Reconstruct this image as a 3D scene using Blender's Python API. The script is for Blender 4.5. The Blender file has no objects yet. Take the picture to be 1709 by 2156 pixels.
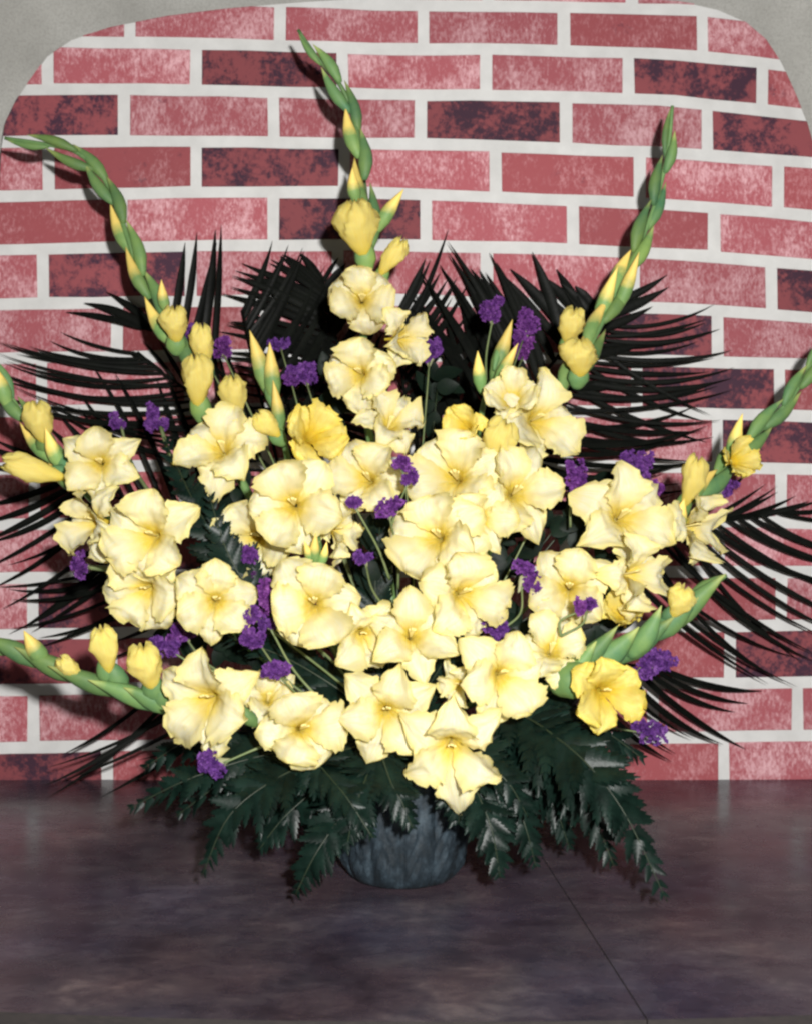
import bpy, math, random
from mathutils import Vector, Matrix, noise as mnoise

R = math.radians
rng = random.Random(7)
SC = bpy.context.scene
COL = SC.collection

# ------------------------------------------------------------------ camera
F = 2800.0          # focal length in picture units (picture 1709 x 2156 units)
HOR = 900.0         # picture row of the horizon
YW = 1.90           # distance of the brick face
CAM_H = (1642 - HOR) * YW / F


def P(px, py, Y):
    """a point Y metres ahead of the camera seen at picture position px, py"""
    return Vector(((px - 854.5) * Y / F, Y, CAM_H - (py - HOR) * Y / F))


def on_table(px, py):
    Y = CAM_H * F / (py - HOR)
    return Vector(((px - 854.5) * Y / F, Y, 0.0))


cd = bpy.data.cameras.new('camera')
cam = bpy.data.objects.new('camera', cd)
COL.objects.link(cam)
cam.location = (0, 0, CAM_H)
cam.rotation_euler = (R(90), 0, 0)
cd.sensor_fit = 'HORIZONTAL'
cd.sensor_width = 36
cd.lens = 36 * F / 1709
cd.shift_y = -(1078 - HOR) / 1709
cd.clip_start = 0.05
cd.clip_end = 60
cd.dof.use_dof = True
cd.dof.focus_distance = 1.52
cd.dof.aperture_fstop = 11
SC.camera = cam

# ------------------------------------------------------------------ world, flash, exposure
w = bpy.data.worlds.new('World')
SC.world = w
w.use_nodes = True
bg = w.node_tree.nodes['Background']
bg.inputs[0].default_value = (0.82, 0.88, 1.0, 1)
bg.inputs[1].default_value = 0.016

ld = bpy.data.lights.new('camera_flash', 'AREA')
ld.shape = 'DISK'
ld.size = 0.05
ld.energy = 53
ld.color = (1.0, 0.98, 0.955)
flash = bpy.data.objects.new('camera_flash', ld)
COL.objects.link(flash)
flash.location = (0.13, -0.20, CAM_H + 0.16)
d = Vector((0, 1.6, 0.32)) - flash.location
flash.rotation_euler = d.to_track_quat('-Z', 'Y').to_euler()

SC.view_settings.view_transform = 'Standard'
SC.view_settings.look = 'None'
SC.view_settings.exposure = 0
SC.view_settings.gamma = 1
SC.cycles.filter_width = 2.4
SC.cycles.max_bounces = 6
SC.cycles.diffuse_bounces = 2


# ------------------------------------------------------------------ node helpers
def newmat(name):
    m = bpy.data.materials.new(name)
    m.use_nodes = True
    nt = m.node_tree
    b = nt.nodes['Principled BSDF']
    return m, nt, b


def nd(nt, typ, **kw):
    n = nt.nodes.new(typ)
    for k, v in kw.items():
        setattr(n, k, v)
    return n


def ramp(nt, fac, stops):
    r = nd(nt, 'ShaderNodeValToRGB')
    el = r.color_ramp.elements
    while len(el) < len(stops):
        el.new(0.5)
    for e, (p, c) in zip(el, stops):
        e.position = p
        e.color = (*c, 1) if len(c) == 3 else c
    nt.links.new(fac, r.inputs[0])
    return r.outputs[0]


def coords(nt, scale=(1, 1, 1), which='Position'):
    if which == 'Position':
        o = nd(nt, 'ShaderNodeNewGeometry').outputs['Position']
    else:
        o = nd(nt, 'ShaderNodeTexCoord').outputs[which]
    mp = nd(nt, 'ShaderNodeMapping')
    mp.inputs['Scale'].default_value = scale
    nt.links.new(o, mp.inputs[0])
    return mp.outputs[0]


def noise(nt, vec, scale, detail=4, rough=0.6, dist=0.0):
    n = nd(nt, 'ShaderNodeTexNoise')
    n.inputs['Scale'].default_value = scale
    n.inputs['Detail'].default_value = detail
    n.inputs['Roughness'].default_value = rough
    n.inputs['Distortion'].default_value = dist
    nt.links.new(vec, n.inputs['Vector'])
    return n.outputs['Fac']


def mix(nt, fac, a, b, mode='MIX'):
    n = nd(nt, 'ShaderNodeMix', data_type='RGBA', blend_type=mode)
    for s, v in ((n.inputs[0], fac), (n.inputs[6], a), (n.inputs[7], b)):
        if isinstance(v, (int, float)):
            s.default_value = v
        elif isinstance(v, tuple):
            s.default_value = (*v, 1)
        else:
            nt.links.new(v, s)
    return n.outputs[2]


def math_(nt, op, a, b=0.0):
    n = nd(nt, 'ShaderNodeMath', operation=op)
    for s, v in ((n.inputs[0], a), (n.inputs[1], b)):
        if isinstance(v, (int, float)):
            s.default_value = v
        else:
            nt.links.new(v, s)
    return n.outputs[0]


def bump(nt, b, h, strength, dist=0.002):
    n = nd(nt, 'ShaderNodeBump')
    n.inputs['Strength'].default_value = strength
    n.inputs['Distance'].default_value = dist
    nt.links.new(h, n.inputs['Height'])
    nt.links.new(n.outputs[0], b.inputs['Normal'])


# ------------------------------------------------------------------ materials
def brick_mat(name, base, light, dark, light_amt, dark_amt):
    m, nt, b = newmat(name)
    p = coords(nt)
    oi = nd(nt, 'ShaderNodeObjectInfo').outputs['Random']
    add = nd(nt, 'ShaderNodeVectorMath', operation='ADD')
    cmb = nd(nt, 'ShaderNodeCombineXYZ')
    nt.links.new(math_(nt, 'MULTIPLY', oi, 37.0), cmb.inputs[1])
    nt.links.new(p, add.inputs[0])
    nt.links.new(cmb.outputs[0], add.inputs[1])
    v = add.outputs[0]
    n1 = noise(nt, v, 16, 3, .6)
    st = nd(nt, 'ShaderNodeMapping')
    st.inputs['Scale'].default_value = (1, 1, .5)
    nt.links.new(v, st.inputs[0])
    n2 = noise(nt, st.outputs[0], 230, 5, .8, .3)
    n3 = noise(nt, v, 420, 3, .7)
    c = mix(nt, math_(nt, 'MULTIPLY', n1, .8), base, tuple(x * .82 for x in base))
    k = math_(nt, 'ADD', math_(nt, 'MULTIPLY', n1, .55), math_(nt, 'MULTIPLY', n2, .85))
    lf = ramp(nt, k, [(max(.02, .80 - light_amt), (0, 0, 0)), (min(.99, 1.0 - light_amt), (1, 1, 1))])
    c = mix(nt, math_(nt, 'MULTIPLY', lf, .8), c, light)
    add2 = nd(nt, 'ShaderNodeVectorMath', operation='ADD')
    add2.inputs[1].default_value = (3.1, 7.7, 1.3)
    nt.links.new(v, add2.inputs[0])
    n4 = noise(nt, add2.outputs[0], 20, 2, .55)
    n5 = noise(nt, add2.outputs[0], 130, 4, .75)
    k2 = math_(nt, 'ADD', math_(nt, 'MULTIPLY', n4, .7), math_(nt, 'MULTIPLY', n5, .6))
    df = ramp(nt, k2, [(max(.02, .80 - dark_amt), (0, 0, 0)), (min(.99, .93 - dark_amt), (1, 1, 1))])
    c = mix(nt, math_(nt, 'MULTIPLY', df, .9), c, dark)
    # every brick fired a little differently
    hs = nd(nt, 'ShaderNodeHueSaturation')
    nt.links.new(math_(nt, 'ADD', .84, math_(nt, 'MULTIPLY', oi, .3)), hs.inputs['Value'])
    nt.links.new(c, hs.inputs['Color'])
    nt.links.new(hs.outputs[0], b.inputs['Base Color'])
    b.inputs['Roughness'].default_value = .72
    b.inputs['Specular IOR Level'].default_value = .25
    bump(nt, b, n3, .25, .001)
    return m


M = {}
M['brick_pink'] = brick_mat('brick_pink', (.365, .094, .112), (.68, .42, .45), (.10, .035, .06), .14, -.06)
M['brick_red'] = brick_mat('brick_red', (.325, .076, .087), (.55, .27, .29), (.08, .03, .05), .10, .02)
M['brick_dark'] = brick_mat('brick_dark', (.26, .064, .074), (.42, .20, .22), (.028, .014, .032), -.14, .20)

m, nt, b = newmat('mortar')
p = coords(nt)
nt.links.new(ramp(nt, noise(nt, p, 26, 4, .6), [(.3, (.53, .53, .52)), (.7, (.62, .62, .61))]), b.inputs['Base Color'])
b.inputs['Roughness'].default_value = .85
bump(nt, b, noise(nt, p, 300, 3, .6), .3, .001)
M['mortar'] = m

m, nt, b = newmat('concrete')
p = coords(nt)
c = ramp(nt, noise(nt, p, 9, 5, .65), [(.3, (.33, .325, .30)), (.7, (.46, .455, .425))])
c = mix(nt, math_(nt, 'MULTIPLY', ramp(nt, noise(nt, p, 260, 4, .7), [(.45, (0, 0, 0)), (.62, (1, 1, 1))]), .35), c, (.22, .21, .19))
nt.links.new(c, b.inputs['Base Color'])
b.inputs['Roughness'].default_value = .9
bump(nt, b, noise(nt, p, 240, 4, .7), .6, .002)
M['concrete'] = m

m, nt, b = newmat('board')
p = coords(nt, (1, 1.15, 1))
n1 = noise(nt, p, 6.0, 5, .62, .4)
n2 = noise(nt, p, 30, 4, .7, .3)
p2 = coords(nt, (1, 2.0, 1))
n3 = noise(nt, p2, 22, 5, .7, .6)
k = math_(nt, 'ADD', math_(nt, 'MULTIPLY', n1, .6), math_(nt, 'MULTIPLY', n3, .4))
c = ramp(nt, k, [(.36, (.025, .020, .029)), (.46, (.044, .036, .049)), (.55, (.072, .060, .073)), (.66, (.15, .125, .134))])
n4 = noise(nt, coords(nt), 3.2, 3, .55)
c = mix(nt, .8, c, ramp(nt, n4, [(.36, (.80, .86, 1.12)), (.5, (1, 1, 1)), (.64, (1.38, 1.10, .98))]), 'MULTIPLY')
c = mix(nt, math_(nt, 'MULTIPLY', ramp(nt, n2, [(.42, (0, 0, 0)), (.7, (1, 1, 1))]), .35), c, (.075, .050, .066))
nt.links.new(c, b.inputs['Base Color'])
nt.links.new(ramp(nt, n2, [(.3, (.19, .19, .19)), (.75, (.33, .33, .33))]), b.inputs['Roughness'])
b.inputs['Specular IOR Level'].default_value = .4
bump(nt, b, noise(nt, p, 160, 3, .6), .05, .0006)
M['board'] = m

m, nt, b = newmat('board_edge')
p = coords(nt, (3, 3, 20))
nt.links.new(ramp(nt, noise(nt, p, 30, 4, .6), [(.3, (.008, .006, .006)), (.7, (.022, .016, .015))]), b.inputs['Base Color'])
b.inputs['Roughness'].default_value = .8
M['board_edge'] = m


def petal_mat(name, throat, body, rim, shade):
    m, nt, b = newmat(name)
    au = nd(nt, 'ShaderNodeAttribute', attribute_name='along').outputs['Fac']
    av = nd(nt, 'ShaderNodeAttribute', attribute_name='across').outputs['Fac']
    oi = nd(nt, 'ShaderNodeObjectInfo').outputs['Random']
    p = coords(nt)
    nz = noise(nt, p, 60, 3, .6)
    u = math_(nt, 'ADD', au, math_(nt, 'MULTIPLY', math_(nt, 'SUBTRACT', nz, .5), .22))
    c = ramp(nt, u, [(.26, throat), (.46, tuple((a + 2 * d) / 3 for a, d in zip(throat, body))), (.64, body), (.84, body), (1.0, rim)])
    # rim: deeper yellow along the frilled margin
    c = mix(nt, math_(nt, 'MULTIPLY', ramp(nt, av, [(.45, (0, 0, 0)), (.98, (1, 1, 1))]), .9), c, rim)
    # midrib and long veins, plus crease shading put into the petal colour
    cmb = nd(nt, 'ShaderNodeCombineXYZ')
    sv = nd(nt, 'ShaderNodeAttribute', attribute_name='side').outputs['Fac']
    nt.links.new(math_(nt, 'MULTIPLY', sv, 7.0), cmb.inputs[0])
    nt.links.new(math_(nt, 'MULTIPLY', au, 1.6), cmb.inputs[1])
    nt.links.new(math_(nt, 'MULTIPLY', oi, 40.0), cmb.inputs[2])
    vn = noise(nt, cmb.outputs[0], 2.0, 4, .65)
    c = mix(nt, math_(nt, 'MULTIPLY', ramp(nt, vn, [(.44, (0, 0, 0)), (.66, (1, 1, 1))]), .62), c, shade)
    hs = nd(nt, 'ShaderNodeHueSaturation')
    nt.links.new(math_(nt, 'ADD', .92, math_(nt, 'MULTIPLY', oi, .12)), hs.inputs['Value'])
    nt.links.new(c, hs.inputs['Color'])
    c = hs.outputs[0]
    nt.links.new(c, b.inputs['Base Color'])
    b.inputs['Roughness'].default_value = .6
    b.inputs['Specular IOR Level'].default_value = .15
    b.inputs['Subsurface Weight'].default_value = .5
    b.inputs['Subsurface Radius'].default_value = (1.0, .85, .45)
    b.inputs['Subsurface Scale'].default_value = .006
    bump(nt, b, vn, .16, .0012)
    tr = nd(nt, 'ShaderNodeBsdfTranslucent')
    nt.links.new(c, tr.inputs[0])
    mx = nd(nt, 'ShaderNodeMixShader')
    mx.inputs[0].default_value = .42
    nt.links.new(b.outputs[0], mx.inputs[1])
    nt.links.new(tr.outputs[0], mx.inputs[2])
    nt.links.new(mx.outputs[0], nt.nodes['Material Output'].inputs[0])
    return m


M['petal'] = petal_mat('petal', (.86, .66, .08), (.91, .87, .63), (.91, .78, .27), (.92, .80, .36))
M['petal_gold'] = petal_mat('petal_gold', (.82, .60, .05), (.90, .78, .27), (.90, .71, .12), (.88, .67, .12))

m, nt, b = newmat('stamen')
b.inputs['Base Color'].default_value = (.74, .62, .24, 1)
b.inputs['Roughness'].default_value = .6
M['stamen'] = m


def green_mat(name, a, c2, tip=None, rough=.45, spec=.4, scale=40, transl=.0):
    m, nt, b = newmat(name)
    p = coords(nt)
    oi = nd(nt, 'ShaderNodeObjectInfo').outputs['Random']
    n1 = noise(nt, p, scale, 4, .6)
    c = ramp(nt, n1, [(.3, a), (.7, c2)])
    if tip:
        au = nd(nt, 'ShaderNodeAttribute', attribute_name='along').outputs['Fac']
        t = math_(nt, 'ADD', au, math_(nt, 'MULTIPLY', math_(nt, 'SUBTRACT', n1, .5), .35))
        c = mix(nt, ramp(nt, t, [(tip[1], (0, 0, 0)), (tip[1] + .22, (1, 1, 1))]), c, tip[0])
    hs = nd(nt, 'ShaderNodeHueSaturation')
    nt.links.new(math_(nt, 'ADD', .78, math_(nt, 'MULTIPLY', oi, .44)), hs.inputs['Value'])
    nt.links.new(c, hs.inputs['Color'])
    nt.links.new(hs.outputs[0], b.inputs['Base Color'])
    b.inputs['Roughness'].default_value = rough
    b.inputs['Specular IOR Level'].default_value = spec
    bump(nt, b, noise(nt, p, scale * 5, 3, .6), .2, .001)
    return m


M['stem'] = green_mat('stem', (.085, .17, .06), (.15, .26, .09))
M['bract'] = green_mat('bract', (.050, .14, .070), (.17, .26, .065), ((.34, .38, .12), .76), .55, .25, 16)
M['bud'] = green_mat('bud', (.11, .22, .07), (.20, .30, .09), ((.74, .55, .14), .42), .55, .3)
M['palm'] = green_mat('palm', (.003, .0035, .003), (.006, .007, .0055), None, .42, .07)
M['fern'] = green_mat('fern', (.0018, .0058, .0042), (.0065, .018, .013), None, .37, .16, 60)
M['fern_stalk'] = green_mat('fern_stalk', (.010, .018, .009), (.022, .034, .016))
M['leaf'] = green_mat('leaf', (.003, .007, .005), (.007, .015, .009), None, .45, .09)
M['thin_stem'] = green_mat('thin_stem', (.09, .13, .05), (.17, .20, .09))
M['calyx'] = green_mat('calyx', (.20, .22, .12), (.34, .32, .20), None, .7, .2)

m, nt, b = newmat('statice')
p = coords(nt)
c = ramp(nt, noise(nt, p, 120, 3, .7), [(.3, (.05, .011, .085)), (.5, (.11, .028, .165)), (.66, (.19, .064, .25)), (.8, (.30, .15, .33))])
oi = nd(nt, 'ShaderNodeObjectInfo').outputs['Random']
hs = nd(nt, 'ShaderNodeHueSaturation')
nt.links.new(math_(nt, 'ADD', .475, math_(nt, 'MULTIPLY', oi, .05)), hs.inputs['Hue'])
nt.links.new(c, hs.inputs['Color'])
nt.links.new(hs.outputs[0], b.inputs['Base Color'])
b.inputs['Roughness'].default_value = .75
b.inputs['Specular IOR Level'].default_value = .15
M['statice'] = m

m, nt, b = newmat('pot')
p = coords(nt, (1, 1, .6))
n1 = noise(nt, p, 55, 5, .7)
c = ramp(nt, n1, [(.32, (.002, .006, .009)), (.5, (.008, .017, .025)), (.68, (.032, .052, .068))])
nt.links.new(c, b.inputs['Base Color'])
b.inputs['Roughness'].default_value = .7
bump(nt, b, noise(nt, p, 190, 4, .7), .7, .002)
M['pot'] = m

m, nt, b = newmat('foam')
b.inputs['Base Color'].default_value = (.015, .03, .015, 1)
b.inputs['Roughness'].default_value = .95
M['foam'] = m


# ------------------------------------------------------------------ object helpers
def mesh_obj(name, verts, faces, mat, parent=None, smooth=True, attrs=None, loc=None, kind=None):
    """one mesh object; verts are world points, stored relative to the parent thing"""
    origin = Vector((0, 0, 0))
    if parent is not None:
        origin = parent['_o'] if False else ORIG[parent.name]
    elif loc is not None:
        origin = Vector(loc)
    me = bpy.data.meshes.new(name)
    me.from_pydata([tuple(Vector(v) - origin) for v in verts], [], faces)
    if smooth:
        me.polygons.foreach_set('use_smooth', [True] * len(me.polygons))
    for k, vals in (attrs or {}).items():
        a = me.attributes.new(k, 'FLOAT', 'POINT')
        a.data.foreach_set('value', vals)
    mats = mat if isinstance(mat, list) else [mat]
    for mm in mats:
        me.materials.append(M[mm])
    me.update()
    o = bpy.data.objects.new(name, me)
    COL.objects.link(o)
    if parent is not None:
        o.parent = parent
    elif loc is not None:
        o.location = loc
    ORIG[o.name] = origin
    if kind:
        o['kind'] = kind
    return o


ORIG = {}


def thing(name, label, cat, loc, group=None):
    o = bpy.data.objects.new(name, None)
    COL.objects.link(o)
    o.empty_display_size = .02
    o.location = loc
    ORIG[o.name] = Vector(loc)
    tag(o, label, cat, group)
    return o


def tag(o, label, cat, group=None):
    o['label'] = label
    o['category'] = cat
    if group:
        o['group'] = group


def spline(pts, n):
    """n+1 points on a Catmull-Rom curve through pts"""
    pts = [Vector(p) for p in pts]
    if len(pts) == 2:
        pts = [pts[0], (pts[0] + pts[1]) / 2, pts[1]]
    q = [2 * pts[0] - pts[1]] + pts + [2 * pts[-1] - pts[-2]]
    out = []
    segs = len(pts) - 1
    for i in range(n + 1):
        t = i / n * segs
        k = min(int(t), segs - 1)
        u = t - k
        a, b_, c, d_ = q[k:k + 4]
        out.append(.5 * ((2 * b_) + (c - a) * u + (2 * a - 5 * b_ + 4 * c - d_) * u * u + (3 * b_ - a - 3 * c + d_) * u ** 3))
    return out


def frames(pts):
    fr = []
    for i, p in enumerate(pts):
        t = (pts[min(i + 1, len(pts) - 1)] - pts[max(i - 1, 0)]).normalized()
        ref = Vector((0, -1, 0))
        s = t.cross(ref)
        if s.length < .05:
            s = t.cross(Vector((1, 0, 0)))
        s.normalize()
        fr.append((t, s, s.cross(t)))
    return fr


def tube(pts, r0, r1, seg=7):
    V, Fc = [], []
    fr = frames(pts)
    n = len(pts)
    for i, p in enumerate(pts):
        r = r0 + (r1 - r0) * i / (n - 1)
        t, s, u = fr[i]
        for k in range(seg):
            a = 2 * math.pi * k / seg
            V.append(p + (s * math.cos(a) + u * math.sin(a)) * r)
    for i in range(n - 1):
        for k in range(seg):
            Fc.append((i * seg + k, i * seg + (k + 1) % seg, (i + 1) * seg + (k + 1) % seg, (i + 1) * seg + k))
    Fc.append(tuple(range(seg))[::-1])
    Fc.append(tuple((n - 1) * seg + k for k in range(seg)))
    return V, Fc


def profile(tab, u):
    for (a, x), (b_, y) in zip(tab, tab[1:]):
        if u <= b_:
            t = (u - a) / (b_ - a)
            t = t * t * (3 - 2 * t) * .5 + t * .5
            return x + (y - x) * t
    return tab[-1][1]


# ------------------------------------------------------------------ the setting
def sheet(name, x0, x1, y0, y1, z, mat):
    o = mesh_obj(name, [(x0, y0, z), (x1, y0, z), (x1, y1, z), (x0, y1, z)], [(0, 1, 2, 3)], mat, smooth=False)
    o['kind'] = 'structure'
    return o


BOARD_T = .014
sheet('ground', -6, 6, -2.5, 2.1, -BOARD_T - .004, 'concrete')
cw = mesh_obj('concrete_wall', [Vector((x, y, z)) for y in (1.965, 2.1) for x, z in ((-6, -.02), (6, -.02), (6, 3), (-6, 3))],
              [(0, 1, 2, 3), (7, 6, 5, 4), (0, 3, 7, 4), (1, 5, 6, 2), (3, 2, 6, 7)], 'concrete', smooth=False)
tag(cw, 'plain grey concrete wall behind the arched brick panel', 'wall')


def front_edge(px):
    t = (px - 930) / 900
    return 2153 - 20 * t * t


s_back = on_table(1050, 1664)
s_front = on_table(1362, front_edge(1362))
sd = (s_back - s_front).normalized()
s_back = s_front + sd * ((1.93 - s_front.y) / sd.y)
gap = Vector((.0002, 0, 0))
xl = [-500 + i * (1362 + 500) / 9 for i in range(10)]
xr = [1362 + i * (2300 - 1362) / 6 for i in range(7)]


def board_run(label, xs, left):
    fr = [on_table(x, front_edge(x)) for x in xs]
    if left:
        fr[-1] = fr[-1] - gap
        ol = fr + [s_back - gap, Vector((-1.3, 1.93, 0)), Vector((-1.3, fr[0].y, 0))]
    else:
        fr[0] = fr[0] + gap
        ol = fr + [Vector((1.3, fr[-1].y, 0)), Vector((1.3, 1.93, 0)), s_back + gap]
    n = len(ol)
    c = sum(ol, Vector()) / n
    t = thing('table_board', label, 'board', (c.x, c.y, -BOARD_T), 'dark boards under the pot')
    bev = .0005
    top = [p + (c - p).normalized() * bev for p in ol]
    V = top + [p - Vector((0, 0, bev)) for p in ol]
    mesh_obj('board_top', V, [tuple(range(n))], 'board', t, smooth=False)
    V = top + [p - Vector((0, 0, BOARD_T)) for p in ol]
    mesh_obj('board_edge', V, [(i, n + i, n + (i + 1) % n, (i + 1) % n) for i in range(n)], 'board_edge', t, smooth=False)


board_run('wide dark mottled brown board under the pot, left of the slanting seam', xl, True)
board_run('dark mottled brown board right of the slanting seam', xr, False)

# ------------------------------------------------------------------ brick panel
OUT = [(-70, 1660), (-40, 1300), (-12, 900), (1, 500), (3, 310), (12, 255), (34, 210), (60, 172), (100, 118), (150, 84), (230, 57), (350, 33), (480, 17),
       (620, 5), (760, -4), (1000, -14), (1300, -9), (1430, 2), (1510, 20), (1570, 46), (1612, 82), (1645, 132), (1676, 200),
       (1700, 262), (1716, 320), (1735, 700), (1760, 1200), (1790, 1660)]
JO = [[(0, 0), (150, -12), (832, 10), (1100, 12), (1478, 22), (1700, 45)],
      [(0, 82), (150, 87), (403, 91), (832, 103), (1100, 103), (1402, 113), (1604, 131), (1720, 146)],
      [(0, 189), (302, 187), (832, 199), (1000, 199), (1402, 209), (1654, 237), (1760, 248)],
      [(0, 299), (100, 297), (403, 297), (832, 302), (1000, 305), (1402, 321), (1654, 338), (1760, 346)],
      [(0, 414), (100, 411), (403, 404), (700, 404), (1000, 413), (1402, 429), (1654, 449), (1760, 458)],
      [(0, 526), (100, 524), (403, 517), (800, 515), (1125, 522), (1478, 538), (1654, 554), (1760, 562)],
      [(0, 640), (100, 638), (800, 630), (1453, 650), (1654, 665), (1760, 672)],
      [(0, 755), (70, 753), (800, 745), (1595, 764), (1760, 770)],
      [(0, 867), (134, 864), (800, 858), (1669, 875), (1760, 878)],
      [(0, 987), (80, 985), (800, 974), (1632, 986), (1760, 989)],
      [(0, 1105), (34, 1104), (800, 1092), (1709, 1101), (1760, 1102)],
      [(0, 1218), (34, 1217), (800, 1204), (1558, 1204), (1760, 1205)],
      [(0, 1337), (100, 1335), (800, 1322), (1558, 1318), (1760, 1315)],
      [(0, 1454), (67, 1452), (800, 1442), (1595, 1438), (1760, 1436)],
      [(0, 1576), (100, 1573), (800, 1560), (1484, 1553), (1760, 1547)],
      [(0, 1660), (1760, 1642)]]


def jy(k, x):
    j = JO[k]
    if x <= j[0][0]:
        (a, ya), (b_, yb) = j[0], j[1]
        return ya + (yb - ya) * (x - a) / (b_ - a)
    for (a, ya), (b_, yb) in zip(j, j[1:]):
        if x <= b_:
            return ya + (yb - ya) * (x - a) / (b_ - a)
    (a, ya), (b_, yb) = j[-2], j[-1]
    return ya + (yb - ya) * (x - a) / (b_ - a)


VJ = {-1: [415, 722, 1027, 1329, 1610],
      0: [-35, 275, 590, 891, 1186, 1478, 1775],
      1: [101, 413, 721, 1022, 1322, 1604, 1890],
      2: [-50, 262, 577, 886, 1191, 1488, 1790],
      3: [103, 413, 726, 1042, 1347, 1637, 1930],
      4: [-55, 256, 575, 896, 1206, 1503, 1805],
      5: [91, 403, 711, 1024, 1334, 1624, 1925],
      6: [-65, 247, 560, 875, 1195, 1511, 1815],
      7: [89, 400, 712, 1025, 1340, 1641, 1945],
      8: [-70, 243, 556, 872, 1192, 1510, 1820],
      9: [74, 390, 705, 1022, 1338, 1643, 1950],
      10: [-75, 235, 550, 870, 1190, 1512, 1825],
      11: [69, 385, 702, 1020, 1340, 1645, 1950],
      12: [-78, 236, 552, 872, 1200, 1536, 1850],
      13: [71, 386, 704, 1030, 1373, 1678, 1980],
      14: [-85, 227, 545, 868, 1195, 1523, 1840]}
DARK = {(1, 1), (1, 4), (2, -1), (2, 0), (2, 3), (2, 5), (3, 1), (4, 2), (5, 0), (6, 4), (8, 5), (12, 5), (14, 0), (12, 0), (7, 4), (11, 0), (5, 5), (10, 1), (9, 2)}
REDS = {(3, 0), (3, 3), (4, 4), (3, 5), (7, 5), (11, 4), (12, 4), (14, 4), (9, 0), (10, 4), (0, 4), (1, 5), (4, 0), (14, 1), (6, 1), (8, 0), (14, 2)}


def clip(poly, ol):
    """keep the part of poly inside the convex outline ol (picture coordinates)"""
    cx = sum(p[0] for p in ol) / len(ol)
    cy = sum(p[1] for p in ol) / len(ol)
    for i in range(len(ol)):
        a, b_ = ol[i], ol[(i + 1) % len(ol)]

        def side(p):
            return (b_[0] - a[0]) * (p[1] - a[1]) - (b_[1] - a[1]) * (p[0] - a[0])
        sg = 1 if side((cx, cy)) > 0 else -1
        out = []
        for j in range(len(poly)):
            p, q = poly[j], poly[(j + 1) % len(poly)]
            sp, sq = side(p) * sg, side(q) * sg
            if sp >= 0:
                out.append(p)
            if sp * sq < 0:
                t = sp / (sp - sq)
                out.append((p[0] + (q[0] - p[0]) * t, p[1] + (q[1] - p[1]) * t))
        poly = out
        if len(poly) < 3:
            return []
    return poly


def hull(pts):
    pts = sorted(set(pts))

    def half(ps):
        h = []
        for p in ps:
            while len(h) > 1 and (h[-1][0] - h[-2][0]) * (p[1] - h[-2][1]) - (h[-1][1] - h[-2][1]) * (p[0] - h[-2][0]) <= 0:
                h.pop()
            h.append(p)
        return h
    a, b_ = half(pts), half(pts[::-1])
    return a[:-1] + b_[:-1]


OUTH = hull(OUT)
PROUD = .0016
wall = thing('brick_panel', 'arched brick patterned panel of red bricks with thick white mortar joints', 'wall', (0, YW + .012, 0))


def extrude(name, poly, y0, y1, mat, parent, chamf=0.0, smooth=False):
    """prism with outline poly (picture coords on the wall plane), front face at y0"""
    base = [P(x, y, YW) for x, y in poly]
    c = sum(base, Vector()) / len(base)
    n = len(base)
    if chamf:
        fr = []
        for p in base:
            dd = c - p
            fr.append(p + Vector((math.copysign(min(chamf, abs(dd.x) * .3), dd.x), 0, math.copysign(min(chamf, abs(dd.z) * .3), dd.z))))
    else:
        fr = base
    V = [Vector((p.x, y0, p.z)) for p in fr]
    V += [Vector((p.x, y0 + (chamf * .6), p.z)) for p in base]
    V += [Vector((p.x, y1, p.z)) for p in base]
    Fc = [tuple(range(n))]
    for k in (0, n):
        Fc += [(k + i, k + (i + 1) % n, k + n + (i + 1) % n, k + n + i) for i in range(n)]
    Fc.append(tuple(2 * n + i for i in range(n))[::-1])
    return mesh_obj(name, V, Fc, mat, parent, smooth)


extrude('mortar_slab', OUTH, YW, YW + .024, 'mortar', wall)
JT = 12.5
for row, vj in VJ.items():
    vj = [vj[0] - 312] + vj
    for i in range(-1, len(vj) - 2):
        xa, xb = vj[i + 1] + JT + rng.uniform(-1, 1), vj[i + 2] - JT + rng.uniform(-1, 1)
        if xb < -60 or xa > 1780:
            continue
        xs = [xa, (xa * 2 + xb) / 3, (xa + 2 * xb) / 3, xb]
        tp = (lambda x: jy(0, x) - 105) if row < 0 else (lambda x: jy(row, x) + JT)
        bt = lambda x: jy(row + 1, x) - JT if row < 14 else jy(15, x) - 1
        wob = lambda: rng.uniform(-1.2, 1.2)
        poly = [(x, tp(x) + wob()) for x in xs] + [(x, bt(x) + (wob() if row < 14 else 0)) for x in xs[::-1]]
        poly = [(x + rng.uniform(-1, 1), y) for x, y in poly]
        poly = clip(poly, OUTH)
        if len(poly) < 3:
            continue
        a = sum(poly[j][0] * poly[(j + 1) % len(poly)][1] - poly[(j + 1) % len(poly)][0] * poly[j][1] for j in range(len(poly)))
        if abs(a) < 200:
            continue
        mt = 'brick_dark' if (row, i) in DARK else 'brick_red' if (row, i) in REDS else 'brick_pink'
        extrude('brick', poly, YW - PROUD - rng.uniform(0, .0006), YW + .002, mt, wall, .0011)


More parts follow.
